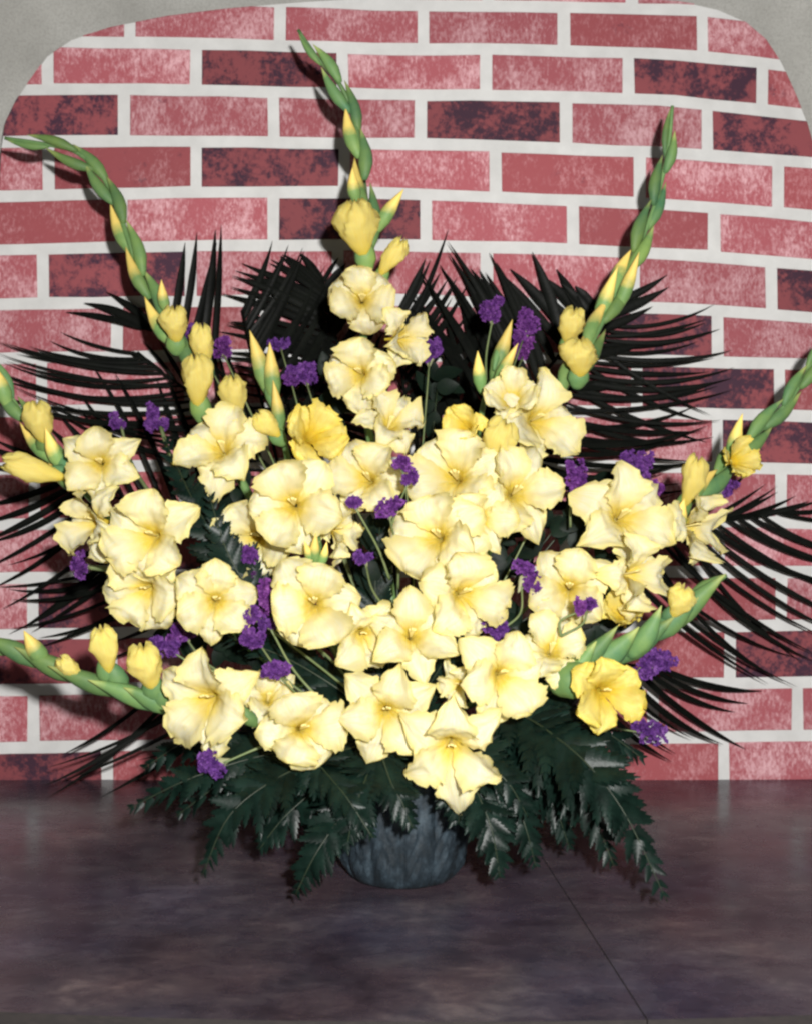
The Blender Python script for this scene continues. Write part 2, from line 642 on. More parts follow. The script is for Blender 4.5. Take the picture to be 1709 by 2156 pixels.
# ------------------------------------------------------------------ pot
PC = Vector(((848 - 854.5) * 1.50 / F, 1.50, 0))
pot = thing('flower_pot', 'dark slate blue bowl shaped pot standing on the dark board under the ferns', 'pot', PC)
V, Fc = [], []
prof = [(0, .052), (.003, .060), (.010, .064)] + [(.018 + .006 * q, .0665 + .006 * math.sin(min(1, (q + .5) / 9) * 1.57)) for q in range(14)] + [(.104, .0715), (.125, .0745), (.135, .078), (.138, .076), (.132, .070), (.10, .064)]
SEG = 180
for z, r in prof:
    for k in range(SEG):
        a = 2 * math.pi * k / SEG
        lob = abs(math.sin(a * 6)) ** .6
        lo2 = abs(math.sin(a * 6 + math.pi / 2)) ** .6
        up_ = min(1, z / .02)
        mid = max(0, 1 - abs(z - .075) / .06)
        # two rows of overlapping leaves pressed into the wall
        amt = .006 * up_ * (lob - .5) * (1 if z < .09 else .5) + .004 * mid * (lo2 - .5)
        fold = (a * 6 / math.pi) % 1
        vein = .0016 * math.sin((abs(fold - .5) * 26 + z * 260)) * up_
        rr = r + amt + vein + .0022 * up_ * mnoise.noise(Vector((math.cos(a) * 9, math.sin(a) * 9, z * 60)))
        zz = z + (.012 * (lob - .4) if z > .12 else 0)
        V.append(PC + Vector((rr * math.cos(a), rr * math.sin(a), zz + .0006)))
for i in range(len(prof) - 1):
    for k in range(SEG):
        Fc.append((i * SEG + k, i * SEG + (k + 1) % SEG, (i + 1) * SEG + (k + 1) % SEG, (i + 1) * SEG + k))
Fc.append(tuple(range(SEG))[::-1])
mesh_obj('pot_wall', V, Fc, 'pot', pot)
V, Fc = [], []
for i, (z, r) in enumerate([(.10, .063), (.13, .062), (.150, .05), (.158, .03)]):
    for k in range(20):
        a = 2 * math.pi * k / 20
        V.append(PC + Vector((r * math.cos(a), r * math.sin(a), z)))
for i in range(3):
    for k in range(20):
        Fc.append((i * 20 + k, i * 20 + (k + 1) % 20, (i + 1) * 20 + (k + 1) % 20, (i + 1) * 20 + k))
Fc.append(tuple(60 + k for k in range(20)))
mesh_obj('floral_foam', V, Fc, 'foam', pot)
ROOT = PC + Vector((0, 0, .15))


# ------------------------------------------------------------------ gladioli
BUD_G = [(0, .34), (.12, .66), (.32, 1.0), (.52, .92), (.74, .56), (.9, .22), (1, .03)]
BUD_Y = [(0, .35), (.2, .62), (.45, .92), (.7, 1.0), (.88, .80), (.97, .45), (1, .12)]


def teardrop(name, B, T, wid, tab, mat, parent, twist=0.0, flat=.8, bend=0.0, lobes=0, seed=0):
    B, T = Vector(B), Vector(T)
    ax = (T - B)
    L = ax.length
    ax.normalize()
    s = ax.cross(Vector((0, -1, 0)))
    if s.length < .1:
        s = ax.cross(Vector((0, 0, 1)))
    s.normalize()
    u = s.cross(ax)
    V, Fc, al = [], [], []
    n, seg = 10, 10
    for i in range(n + 1):
        t = i / n
        r = profile(tab, t) * wid / 2
        c = B + ax * (L * t) + s * (bend * L * math.sin(t * math.pi)) - u * 0
        for k in range(seg):
            a = 2 * math.pi * k / seg
            rr = r * (1 + (.16 * math.cos(lobes * a + twist * t + seed) * min(1, t * 2) if lobes else .06 * math.cos(2 * a + seed)))
            V.append(c + s * rr * math.cos(a) + u * rr * flat * math.sin(a))
            al.append(t)
    for i in range(n):
        for k in range(seg):
            Fc.append((i * seg + k, i * seg + (k + 1) % seg, (i + 1) * seg + (k + 1) % seg, (i + 1) * seg + k))
    Fc.append(tuple(range(seg))[::-1])
    Fc.append(tuple(n * seg + k for k in range(seg)))
    return mesh_obj(name, V, Fc, mat, parent, True, {'along': al, 'across': [.2] * len(al), 'side': [math.sin(i * .63) for i in range(len(al))]})


# funnel profiles: along -> (radius, height) for open and half-open flowers, in flower radii
OPEN = [(0, .05, -.66), (.16, .12, -.44), (.30, .23, -.26), (.44, .38, -.12), (.58, .55, -.02), (.70, .71, .02), (.82, .86, .00), (.91, .96, -.07), (1, 1.04, -.18)]
HALF = [(0, .06, -.8), (.18, .16, -.62), (.34, .33, -.34), (.5, .50, -.06), (.66, .60, .18), (.82, .64, .38), (1, .60, .55)]
WID = [(0, .05), (.2, .13), (.4, .34), (.6, .53), (.76, .56), (.88, .42), (.96, .20), (1, .03)]


WIDS = [(0, .05), (.2, .13), (.4, .34), (.56, .48), (.70, .45), (.82, .30), (.92, .15), (1, .015)]


def prof2(tab, u):
    for a, b_ in zip(tab, tab[1:]):
        if u <= b_[0]:
            t = (u - a[0]) / (b_[0] - a[0])
            return a[1] + (b_[1] - a[1]) * t, a[2] + (b_[2] - a[2]) * t
    return tab[-1][1], tab[-1][2]


def bloom(parent, px, py, Y, r, yaw=0, pitch=5, roll=None, opn=1.0, gold=False, seed=0, droop=0.0, squash=1.0, star=None):
    g = random.Random(seed * 131 + int(px) * 7 + int(py))
    Rw = r * .85 * Y / F
    yaw += g.uniform(-12, 12)
    pitch += g.uniform(-9, 9)
    C = P(px, py, Y)
    fwd = Vector((math.sin(R(yaw)) * math.cos(R(pitch)), -math.cos(R(yaw)) * math.cos(R(pitch)), math.sin(R(pitch))))
    # aim relative to the line of sight so that a frontal flower looks frontal
    right = Vector((0, 0, 1)).cross(fwd)
    if right.length < .1:
        right = Vector((1, 0, 0))
    right.normalize()
    right = -right
    up = right.cross(fwd)
    if up.z < 0:
        up = -up
    roll = g.uniform(0, 60) if roll is None else roll

    def W(x, y, z):
        return C + (right * x + up * y * squash + fwd * z) * Rw

    # tube of the flower with the style and stamens' base
    V, Fc, al = [], [], []
    sg = 12
    tb = [(.045, -1.05), (.06, -.8), (.12, -.58), (.20, -.40)]
    for rr, z in tb:
        for k in range(sg):
            a = 2 * math.pi * k / sg
            V.append(W(rr * math.cos(a), rr * math.sin(a), z - .02))
            al.append(.12)
    for i in range(len(tb) - 1):
        for k in range(sg):
            Fc.append((i * sg + k, i * sg + (k + 1) % sg, (i + 1) * sg + (k + 1) % sg, (i + 1) * sg + k))
    mat = 'petal_gold' if gold else 'petal'
    fl = mesh_obj('bloom', V, Fc, mat, parent, True, {'along': al, 'across': [0] * len(al), 'side': [0] * len(al)})
    nu, nv = 26, 14
    if star is None:
        star = g.choice((.2, .6, .85, 1.0))
    for k in range(6):
        inner = k % 2
        th = R(roll + k * 60 + g.uniform(-10, 10))
        ln = g.uniform(.88, 1.10) * (.97 if inner else 1.05)
        wd = g.uniform(.96, 1.16) * (1.08 if inner else 1.0)
        lift = g.uniform(-.10, .20) if inner else g.uniform(-.26, .02)
        curl = g.uniform(-.9, .25)
        ph, fq = g.uniform(0, 6.3), g.uniform(2.2, 3.4)
        ph2, fq2 = g.uniform(0, 6.3), g.uniform(5.0, 7.5)
        ph3, fq3 = g.uniform(0, 6.3), g.uniform(10, 14)
        amp = g.uniform(.06, .12)
        pst = min(1, max(0, star + g.uniform(-.3, .3)))
        skew = g.uniform(-.20, .20)
        cup = g.uniform(.25, .62) if inner else g.uniform(-.22, .25)
        tilt = g.uniform(-.30, .30)
        V, Fc, al, ac, sd_ = [], [], [], [], []
        dirx = math.cos(th)
        diry = math.sin(th)
        dr = droop if diry < -.85 else 0
        for i in range(nu + 1):
            u = i / nu
            ro, zo = prof2(OPEN, u)
            rh, zh = prof2(HALF, u)
            o = opn
            rr = (rh + (ro - rh) * o) * ln
            zz = zh + (zo - zh) * o
            zz += lift * u * u + curl * max(0, u - .6) ** 2 * 1.6
            if u > .75:
                rr += (.25 + .75 * pst) * pst * (u - .75) * o
            rr += dr * max(0, u - .3) * 1.6
            zz -= dr * .5 * max(0, u - .4)
            w_r, w_s = profile(WID, u), profile(WIDS, u)
            hw = (w_r + (w_s - w_r) * pst) * wd * (.72 + .28 * o)
            for j in range(nv + 1):
                v = -1 + 2 * j / nv
                ed = abs(v)
                fsum = math.sin(fq * 2 * math.pi * u + ph + (1.9 if v > 0 else 0)) + .5 * math.sin(fq2 * 2 * math.pi * u + ph2 + 2 * v)
                frill = (fsum + (.9 if inner else -.9)) * amp * ed ** 2 * min(1, max(0, u - .25) * 2.4)
                s = v * hw * (1 + (.07 * math.sin(fq2 * 6.28 * u + ph) + .05 * math.sin(fq3 * 6.28 * u + ph3 + v)) * ed ** 3)
                frill += .03 * math.sin(fq3 * 6.28 * u + ph2 + 2 * v) * ed ** 3 * min(1, max(0, u - .3) * 3)
                s += skew * max(0, u - .4)
                # wrap round the axis low down, flatten outside
                flat_r = math.hypot(rr, s)
                kx = 1 - .45 * (1 - u)
                ang = math.atan2(s, max(rr, .02))
                rad = rr * (1 - kx) + flat_r * kx
                x0, y0 = rad * math.cos(ang), rad * math.sin(ang)
                ow = min(1, u * 1.5)
                z0 = zz + frill + cup * v * v * hw * ow - .07 * (1 - ed) ** 2 * math.sin(u * 3.14) + (.04 if inner else -.06) * ow
                z0 += tilt * s * ow + .11 * mnoise.noise(Vector((u * 3.6 + ph, v * 2.2, ph2 * 3))) * min(1, u * 2) + .075 * mnoise.noise(Vector((u * 7 + ph, v * 4.5, ph * 3))) * min(1, u * 2)
                V.append(W(x0 * dirx - y0 * diry, x0 * diry + y0 * dirx, z0))
                al.append(u)
                ac.append(ed * min(1, u * 1.6))
                sd_.append(v)
        for i in range(nu):
            for j in range(nv):
                a = i * (nv + 1) + j
                Fc.append((a, a + 1, a + nv + 2, a + nv + 1))
        mesh_obj('petal', V, Fc, mat, fl, True, {'along': al, 'across': ac, 'side': sd_})
    if opn > .6:
        V, Fc = [], []
        for q in range(4):
            a = R(60 + q * 22 + g.uniform(-8, 8))
            top = g.uniform(.05, .16)
            pts = [W(0, 0, -.55), W(.06 * math.cos(a), .06 * math.sin(a), -.3), W(.15 * math.cos(a), .15 * math.sin(a), -.02 + top * .3)]
            v2, f2 = tube(spline(pts, 6), .018 * Rw, .026 * Rw, 5)
            f2 = [tuple(x + len(V) for x in f) for f in f2]
            V += v2
            Fc += f2
        mesh_obj('stamens', V, Fc, 'stamen', fl)
    return fl


def ruffled_bud(B, T, wd, parent):
    """a furled golden bud: petals wrapped in a spiral, frilled where they part at the tip"""
    ax = (T - B)
    L = ax.length
    ax = ax.normalized()
    s = ax.cross(Vector((0, -1, 0))).normalized()
    u = s.cross(ax)
    V, Fc, al = [], [], []
    n, seg = 16, 28
    ph, tw, q = rng.uniform(0, 6.28), rng.uniform(1.6, 3.2), rng.choice((3, 4))
    sd = rng.uniform(0, 50)
    tab = [(0, .30), (.2, .58), (.45, .90), (.65, 1.0), (.82, .96), (.93, .74), (1, .42)]
    for i in range(n + 1):
        t = i / n
        c = B + ax * L * t + s * (.05 * L * math.sin(t * 3 + ph))
        for k in range(seg):
            a = 2 * math.pi * k / seg
            saw = ((q * a + tw * t * 3 + ph) % 6.283) / 6.283
            r = profile(tab, t) * wd * .5 * (.86 + .26 * saw * min(1, t * 1.8))
            nv = mnoise.noise(Vector((math.cos(a) * 2.2, math.sin(a) * 2.2, t * 5 + sd)))
            n2 = mnoise.noise(Vector((math.cos(a) * 4.5, math.sin(a) * 4.5, t * 9 + sd)))
            r *= 1 + (.20 * nv + .13 * n2) * min(1, t * 1.5)
            fr = max(0, t - .62) * 1.6
            dz = L * fr * (.13 * math.sin(7 * a + ph) + .12 * nv)
            V.append(c + (s * math.cos(a) + u * .85 * math.sin(a)) * r + ax * dz)
            al.append(.30 + .6 * t)
    for i in range(n):
        for k in range(seg):
            Fc.append((i * seg + k, i * seg + (k + 1) % seg, (i + 1) * seg + (k + 1) % seg, (i + 1) * seg + k))
    V.append(B + ax * L * .93)
    al.append(.2)
    Fc += [(n * seg + k, n * seg + (k + 1) % seg, len(V) - 1) for k in range(seg)]
    return mesh_obj('bud', V, Fc, 'petal_gold', parent, True,
                    {'along': al, 'across': [.3] * len(al), 'side': [math.sin(i % seg * .9) for i in range(len(al))]})


def bud(parent, bx, by, tx, ty, Y, wid, kind='yellow'):
    """a coloured bud in its green sheath, from base to tip in picture positions"""
    B, T = P(bx, by, Y), P(tx, ty, Y - .012)
    wd = wid * Y / F
    if kind == 'yellow':
        o = ruffled_bud(B + (T - B) * .10, T, wd, parent)
        sgn = rng.choice((-1, 1))
        teardrop('sheath', B - (T - B) * .22 + Vector((0, .003, 0)), B + (T - B) * .56 + Vector((sgn * .003, .003, 0)), min(wd * .72, .026), BUD_G, 'bract', o, flat=.7)
    elif kind == 'bract':
        teardrop('bract', B, T, wd, BUD_G, 'bract', parent, 0, .8, rng.uniform(-.06, .06), 0, rng.uniform(0, 6))
    else:
        teardrop('bud', B, T, wd, BUD_G, 'bud', parent, 0, .8, rng.uniform(-.05, .05), 0, rng.uniform(0, 6))


def spike(label, path, bract_to, blooms=(), buds=(), greens=(), bracts=(), bract_len=128, bract_w=32, step=60, gap0=0):
    """path: tip to root picture positions with distance; bracts cover the first bract_to of it"""
    pts = [P(p[0], p[1], p[2] + (.05 if i / len(path) > bract_to + .08 else 0)) for i, p in enumerate(path)] + [ROOT + Vector((rng.uniform(-.02, .02), rng.uniform(-.02, .02), 0))]
    t = thing('gladiolus', label, 'gladiolus', ROOT, 'yellow gladioli in the arrangement')
    cv = spline(pts, 60)
    V, Fc = tube(cv, .0022, .0060, 8)
    mesh_obj('stem', V, Fc, 'stem', t)
    # dense walk along the visible top
    n = 400
    pv = spline([P(*p) for p in path], n)
    ds = [0]
    for a, b_ in zip(pv, pv[1:]):
        ds.append(ds[-1] + (b_ - a).length)
    Ym = sum(p[2] for p in path) / len(path)
    sc = Ym / F
    total = ds[-1] * bract_to

    def at(dist):
        for i, q in enumerate(ds):
            if q >= dist:
                return i
        return n
    k = 0
    pos = 0.0
    while pos < total:
        i = at(pos)
        grow = .78 + .34 * pos / max(total, 1e-6)
        L = bract_len * sc * grow * rng.uniform(.9, 1.12)
        ib = at(min(pos + L, ds[-1]))
        base, tip = pv[ib], pv[i]
        ax = (tip - base)
        if ax.length < 1e-4:
            break
        side = ax.normalized().cross(Vector((0, -1, 0))).normalized()
        sg = 1 if k % 2 else -1
        off = side * sg * bract_w * sc * (.06 if k == 0 else rng.uniform(.22, .46))
        fr = Vector((0, -.006 * (1 if k % 3 else -.2), 0))
        base2 = base + side * sg * bract_w * sc * .10
        yellow = pos > total * .45 and k % 2 == 0
        teardrop('bud' if yellow else 'bract', base2 + fr * .5, tip + off + fr, bract_w * sc * grow * rng.uniform(.9, 1.1) * (1.0 if k else .72), BUD_G,
                 'bud' if yellow else 'bract', t, 0, .75, sg * .05, 0, rng.uniform(0, 6))
        pos += step * sc * grow * rng.uniform(.85, 1.15)
        k += 1
    for bb in greens:
        bud(t, *bb, kind='green')
    for bb in bracts:
        bud(t, *bb, kind='bract')
    for bb in buds:
        bud(t, *bb)
    for i, bb in enumerate(blooms):
        kw = bb[4] if len(bb) > 4 else {}
        bloom(t, *bb[:4], seed=i, **kw)
    return t


G = dict
spike('tallest gladiolus at centre with green tip leaning left above one golden bud and cream blooms',
      [(628, 62, 1.70), (668, 120, 1.70), (716, 178, 1.70), (742, 240, 1.70), (758, 320, 1.69), (768, 410, 1.68), (780, 510, 1.66), (770, 620, 1.63), (765, 800, 1.58), (790, 1000, 1.54), (830, 1300, 1.5)],
      .33,
      [(762, 628, 1.60, 84, G(pitch=12, yaw=-5)), (752, 785, 1.55, 88, G(pitch=8, yaw=-8)), (858, 712, 1.60, 74, G(yaw=46, pitch=8, opn=.9)),
       (828, 882, 1.53, 78, G(pitch=30, yaw=18)), (768, 1005, 1.49, 92, G(yaw=-22, pitch=18))],
      [(768, 548, 748, 426, 1.63, 92), (800, 590, 842, 505, 1.64, 44)],
      [(790, 490, 850, 397, 1.66, 34), (752, 430, 742, 352, 1.67, 30)], step=60)
spike('gladiolus arching to the upper left, its tip level, with a ladder of golden buds below',
      [(10, 290, 1.72), (90, 302, 1.72), (165, 322, 1.72), (225, 385, 1.72), (255, 460, 1.71), (285, 545, 1.70), (325, 640, 1.69), (375, 730, 1.67), (425, 840, 1.63), (480, 960, 1.58), (640, 1250, 1.52)],
      .46,
      [(463, 938, 1.52, 98, G(yaw=-14, pitch=14)), (535, 1135, 1.47, 100, G(yaw=-15, pitch=-5))],
      [(372, 730, 368, 648, 1.65, 60), (432, 790, 428, 686, 1.64, 48), (425, 868, 408, 752, 1.61, 66), (500, 890, 492, 795, 1.60, 56)],
      [(352, 660, 340, 588, 1.68, 26)])
spike('short gladiolus left of centre, two upright green buds over a half open golden flower',
      [(560, 770, 1.56), (578, 850, 1.55), (600, 940, 1.53), (630, 1060, 1.50), (720, 1300, 1.50)], .02,
      [(665, 912, 1.48, 90, G(opn=.56, gold=True, pitch=20, yaw=12)), (615, 1062, 1.41, 110, G(pitch=4, yaw=-4, star=.3)), (722, 1118, 1.45, 70, G(yaw=58, pitch=-8))],
      [(590, 925, 545, 868, 1.54, 48)],
      [(565, 830, 526, 695, 1.56, 38), (578, 850, 568, 720, 1.555, 38), (590, 930, 575, 800, 1.55, 30)])
spike('front gladiolus with the largest round cream bloom left of centre',
      [(668, 1120, 1.42), (690, 1220, 1.42), (740, 1350, 1.44), (800, 1470, 1.48)], .02,
      [(660, 1272, 1.36, 112, G(pitch=4, yaw=-4, star=.3)), (765, 1342, 1.37, 84, G(yaw=16, pitch=-10))],
      [], [(665, 1195, 665, 1122, 1.40, 26), (660, 1195, 640, 1138, 1.40, 20), (672, 1195, 688, 1140, 1.40, 20)])
spike('gladiolus rising to the upper right with long green tip and two golden buds',
      [(1415, 222, 1.72), (1408, 300, 1.72), (1392, 380, 1.72), (1368, 460, 1.71), (1330, 545, 1.70), (1285, 640, 1.68), (1235, 735, 1.65), (1180, 830, 1.61), (1130, 920, 1.57), (1010, 1200, 1.52)],
      .52,
      [(1140, 883, 1.55, 102, G(yaw=14, pitch=8)), (1092, 1035, 1.47, 108, G(yaw=14, pitch=4))],
      [(1198, 735, 1208, 650, 1.62, 56), (1215, 800, 1222, 715, 1.60, 80)],
      [(1295, 660, 1345, 530, 1.68, 32), (1255, 690, 1300, 560, 1.68, 32)], step=62)
spike('short gladiolus right of centre with slim yellow tipped buds and a ruffled deep gold floret',
      [(1075, 690, 1.60), (1050, 760, 1.59), (1020, 840, 1.57), (1000, 950, 1.52), (960, 1150, 1.48), (890, 1400, 1.5)], .02,
      [(976, 895, 1.47, 60, G(opn=.5, gold=True, yaw=-16, pitch=14)), (955, 1003, 1.46, 112, G(pitch=10)), (915, 1128, 1.41, 112, G(yaw=-10, pitch=2)),
       (1012, 1092, 1.43, 84, G(yaw=18, pitch=-6)), (1076, 832, 1.53, 78, G(opn=.5, yaw=-10, pitch=28))],
      [(1015, 985, 1066, 890, 1.50, 74)],
      [(1015, 830, 1005, 738, 1.58, 30), (1035, 800, 1078, 672, 1.60, 32), (1040, 810, 1090, 722, 1.58, 28)])
spike('gladiolus in the very centre facing forward above the lowest row of blooms',
      [(985, 1190, 1.42), (970, 1280, 1.42), (930, 1400, 1.44), (880, 1520, 1.48)], .02,
      [(985, 1252, 1.37, 108, G(yaw=12, pitch=12)), (868, 1335, 1.36, 96, G(yaw=-5, pitch=14))])
spike('gladiolus leaning to the right edge with green buds over a ruffled gold floret',
      [(1745, 700, 1.66), (1706, 770, 1.66), (1665, 838, 1.65), (1600, 905, 1.64), (1545, 960, 1.62), (1480, 1030, 1.58), (1420, 1090, 1.54), (1340, 1180, 1.5), (1100, 1420, 1.48)],
      .42,
      [(1320, 1085, 1.47, 112, G(yaw=10, pitch=10)), (1473, 1112, 1.52, 92, G(yaw=52, pitch=4, opn=.9)), (1345, 1212, 1.44, 96, G(yaw=34, pitch=-4)),
       (1198, 1240, 1.43, 100, G(yaw=-6, pitch=14)), (1558, 965, 1.58, 60, G(opn=.45, gold=True, yaw=22, pitch=14))],
      [(1432, 1078, 1470, 965, 1.55, 50)],
      [(1540, 985, 1563, 870, 1.61, 36), (1420, 1125, 1440, 1050, 1.53, 40)])
spike('gladiolus leaning to the left edge above a column of cream blooms and level gold bud',
      [(-40, 720, 1.60), (-5, 790, 1.60), (45, 870, 1.59), (95, 945, 1.57), (150, 1005, 1.54), (230, 1090, 1.50), (350, 1210, 1.47), (600, 1420, 1.47)],
      .34,
      [(208, 975, 1.50, 84, G(yaw=-6, pitch=6)), (180, 1098, 1.48, 86, G(yaw=-34, pitch=2)), (312, 1132, 1.42, 108, G(pitch=2)), (300, 1248, 1.44, 94, G(yaw=-12, pitch=-8)),
       (455, 1268, 1.40, 96, G(yaw=14, pitch=0))],
      [(95, 945, 78, 848, 1.56, 62), (158, 1000, 10, 978, 1.54, 54)],
      [(20, 860, -20, 760, 1.59, 40), (130, 990, 95, 900, 1.55, 34)])
spike('low gladiolus lying out to the lower left with stubby yellow buds on top',
      [(-60, 1335, 1.46), (0, 1358, 1.46), (80, 1392, 1.45), (160, 1425, 1.44), (240, 1452, 1.43), (320, 1478, 1.42), (450, 1500, 1.40), (640, 1530, 1.42)],
      .01,
      [(430, 1478, 1.36, 112, G(yaw=-8, pitch=-8, roll=20)), (568, 1466, 1.40, 66, G(yaw=20, pitch=24)), (642, 1538, 1.33, 108, G(yaw=6, pitch=4, star=.1, squash=.86))],
      [(178, 1430, 128, 1386, 1.43, 36), (226, 1425, 215, 1325, 1.42, 58), (322, 1462, 302, 1362, 1.41, 72)],
      [(100, 1398, 50, 1328, 1.44, 40)],
      [(85, 1402, -40, 1340, 1.45, 44), (175, 1432, 30, 1362, 1.445, 46), (258, 1462, 100, 1402, 1.435, 46), (345, 1494, 185, 1432, 1.425, 44), (262, 1466, 212, 1380, 1.43, 46),
       (352, 1500, 318, 1412, 1.42, 46), (360, 1500, 260, 1448, 1.42, 40), (545, 1530, 500, 1478, 1.39, 34)], bract_len=120, bract_w=50, step=66)
spike('low gladiolus lying to the lower right, broad green sheaths and half open gold flower',
      [(1527, 1212, 1.46), (1470, 1262, 1.45), (1400, 1312, 1.44), (1320, 1362, 1.42), (1240, 1395, 1.40), (1180, 1430, 1.39), (1050, 1500, 1.41)],
      .01,
      [(1312, 1285, 1.45, 70, G(opn=.25, gold=True, yaw=-20, pitch=40)), (1278, 1462, 1.35, 94, G(opn=.66, gold=True, yaw=12, pitch=-4)), (1165, 1362, 1.38, 84, G(yaw=10, pitch=24)),
       (1062, 1425, 1.33, 106, G(pitch=6, yaw=4, star=.7)), (960, 1445, 1.38, 52, G(yaw=-40, pitch=0))],
      [(1412, 1305, 1440, 1238, 1.43, 56)],
      [],
      [(1410, 1330, 1528, 1208, 1.45, 48), (1370, 1345, 1470, 1258, 1.44, 52), (1290, 1395, 1420, 1298, 1.43, 52), (1230, 1415, 1345, 1320, 1.42, 52), (1195, 1420, 1300, 1318, 1.415, 46),
       (1325, 1385, 1392, 1275, 1.42, 44), (1160, 1450, 1262, 1402, 1.385, 82), (1175, 1435, 1255, 1350, 1.40, 46)], bract_len=135, bract_w=52, step=80)
spike('lowest front gladiolus with two blooms drooping over the fern and pot',
      [(800, 1430, 1.38), (850, 1520, 1.37), (870, 1580, 1.40)], .02,
      [(815, 1503, 1.33, 108, G(yaw=-4, pitch=2, droop=.15)), (950, 1582, 1.30, 110, G(yaw=8, pitch=-4, roll=30, droop=.62, star=1.0))])


# ------------------------------------------------------------------ palm fronds
def ribbon(B, T, bow, wid, sag, nrm=None):
    """a folded narrow leaflet from B to T"""
    B, T = Vector(B), Vector(T)
    ax = T - B
    L = ax.length
    axn = ax.normalized()
    side = axn.cross(Vector((0, -1, 0))).normalized()
    n = 9
    V, Fc = [], []
    for i in range(n + 1):
        t = i / n
        c = B + ax * t + side * (bow * L * 4 * t * (1 - t)) + Vector((0, -sag * L * 4 * t * (1 - t), 0))
        wv = wid * .5 * min(1, .5 + t * 4) * (1 - max(0, t - .55) ** 1.5 / .45 ** 1.5)
        wv = max(wv, wid * .02)
        V += [c - side * wv, c + Vector((0, .35 * wv, 0)), c + side * wv]
    for i in range(n):
        a = i * 3
        Fc += [(a, a + 1, a + 4, a + 3), (a + 1, a + 2, a + 5, a + 4)]
    return V, Fc


def palm(label, rach, sides, width=13):
    """rach: base to tip; sides: (t0, t1, count, tips polyline, bow)"""
    pts = [ROOT] + [P(*p) for p in rach]
    t = thing('palm_frond', label, 'palm frond', ROOT, 'dark palm fronds behind the flowers')
    V, Fc = tube(spline(pts, 30), .004, .0012, 6)
    mesh_obj('midrib', V, Fc, 'palm', t)
    rc = spline([P(*p) for p in rach], 100)
    for t0, t1, n, tips, bow in sides:
        tp = spline([P(*p) for p in tips], 100)
        for i in range(n):
            f = i / max(1, n - 1)
            ff = min(1, max(0, f + rng.uniform(-.3, .3) / n))
            b0 = rc[int((t0 + (t1 - t0) * f) * 100)]
            tpv = tp[int(ff * 100)].copy()
            L = (tpv - b0).length
            tpv = b0 + (tpv - b0) * rng.uniform(.9, 1.01)
            tpv += Vector((rng.gauss(0, .012), rng.uniform(-.02, .01), rng.gauss(0, .012))) * (L / .25)
            tpv.y = min(tpv.y, 1.893)
            V, Fc = ribbon(b0, tpv, bow * rng.uniform(.6, 1.3), width * 1.05 * rng.uniform(.75, 1.25) * 1.8 / F, rng.uniform(0, .025))
            mesh_obj('leaflet', V, Fc, 'palm', t)


Y2 = 1.888
palm('palm frond spreading up and left behind the tallest gladiolus, crossing leaflets',
     [(820, 1000, 1.70), (770, 840, 1.81), (710, 720, 1.85), (690, 640, 1.868), (680, 590, 1.878)],
     [(0.05, .98, 27, [(500, 900, Y2), (470, 800, Y2), (455, 720, Y2), (470, 640, Y2), (488, 572, Y2), (560, 535, Y2), (640, 525, Y2)], .03),
      (0.10, .98, 15, [(830, 760, Y2), (800, 660, Y2), (760, 590, Y2), (710, 535, Y2)], -.03)], 13)
palm('palm frond crossing behind at upper left centre, leaflets sloping to the right',
     [(640, 950, 1.70), (570, 830, 1.80), (530, 730, 1.85), (510, 650, 1.868)],
     [(0.0, .97, 20, [(800, 720, Y2), (745, 640, Y2), (700, 580, Y2), (655, 540, Y2), (618, 520, Y2), (548, 524, Y2)], .03)], 13)
palm('palm frond at upper left with three broad upright leaflets beside the arching gladiolus',
     [(700, 1080, 1.70), (560, 900, 1.81), (450, 770, 1.85), (370, 710, 1.868), (300, 690, 1.878)],
     [(.50, .78, 5, [(480, 486, Y2), (462, 480, Y2), (442, 488, Y2), (408, 500, Y2), (390, 505, Y2)], .015),
      (.86, .98, 3, [(225, 600, Y2), (180, 640, Y2), (140, 655, Y2)], .05)], 17)
palm('palm frond at left with fine level leaflets across the brick joint',
     [(680, 1100, 1.72), (540, 960, 1.78), (430, 850, 1.86), (350, 790, 1.872), (290, 740, 1.878)],
     [(.15, .98, 21, [(150, 870, Y2), (60, 850, Y2), (-20, 815, Y2), (-40, 780, Y2), (-20, 745, Y2), (10, 735, Y2), (130, 690, Y2)], -.06),
      (.15, .85, 9, [(480, 720, Y2), (450, 690, Y2), (400, 700, Y2), (300, 720, Y2), (270, 740, Y2)], .02)], 8)
palm('palm frond at centre right behind statice, leaflets leaning right in a lattice',
     [(880, 1000, 1.70), (855, 850, 1.80), (840, 740, 1.85), (835, 660, 1.868)],
     [(.0, .97, 20, [(1060, 800, Y2), (1030, 700, Y2), (1000, 640, Y2), (965, 600, Y2), (935, 570, Y2), (900, 545, Y2)], .03),
      (.70, .72, 1, [(925, 472, Y2), (926, 476, Y2)], .03)], 13)
palm('palm frond at centre right, leaflets leaning left across the lattice',
     [(960, 1000, 1.70), (1050, 860, 1.80), (1090, 760, 1.85), (1110, 690, 1.868)],
     [(.0, .97, 24, [(830, 780, Y2), (845, 690, Y2), (865, 610, Y2), (895, 560, Y2), (935, 526, Y2), (965, 528, Y2), (1010, 550, Y2), (1050, 570, Y2)], .02)], 13)
palm('palm frond behind the upper right gladiolus with four thick upward leaflets',
     [(920, 1050, 1.70), (1050, 900, 1.81), (1150, 780, 1.85), (1220, 690, 1.868), (1260, 640, 1.878)],
     [(.10, .95, 14, [(900, 640, Y2), (960, 600, Y2), (1000, 560, Y2), (1050, 570, Y2), (1110, 580, Y2), (1215, 590, Y2)], .02),
      (.45, .8, 3, [(1026, 478, Y2), (1097, 518, Y2), (1172, 562, Y2)], .02),
      (.45, .95, 5, [(1330, 800, Y2), (1380, 640, Y2), (1410, 570, Y2)], .04)], 19)
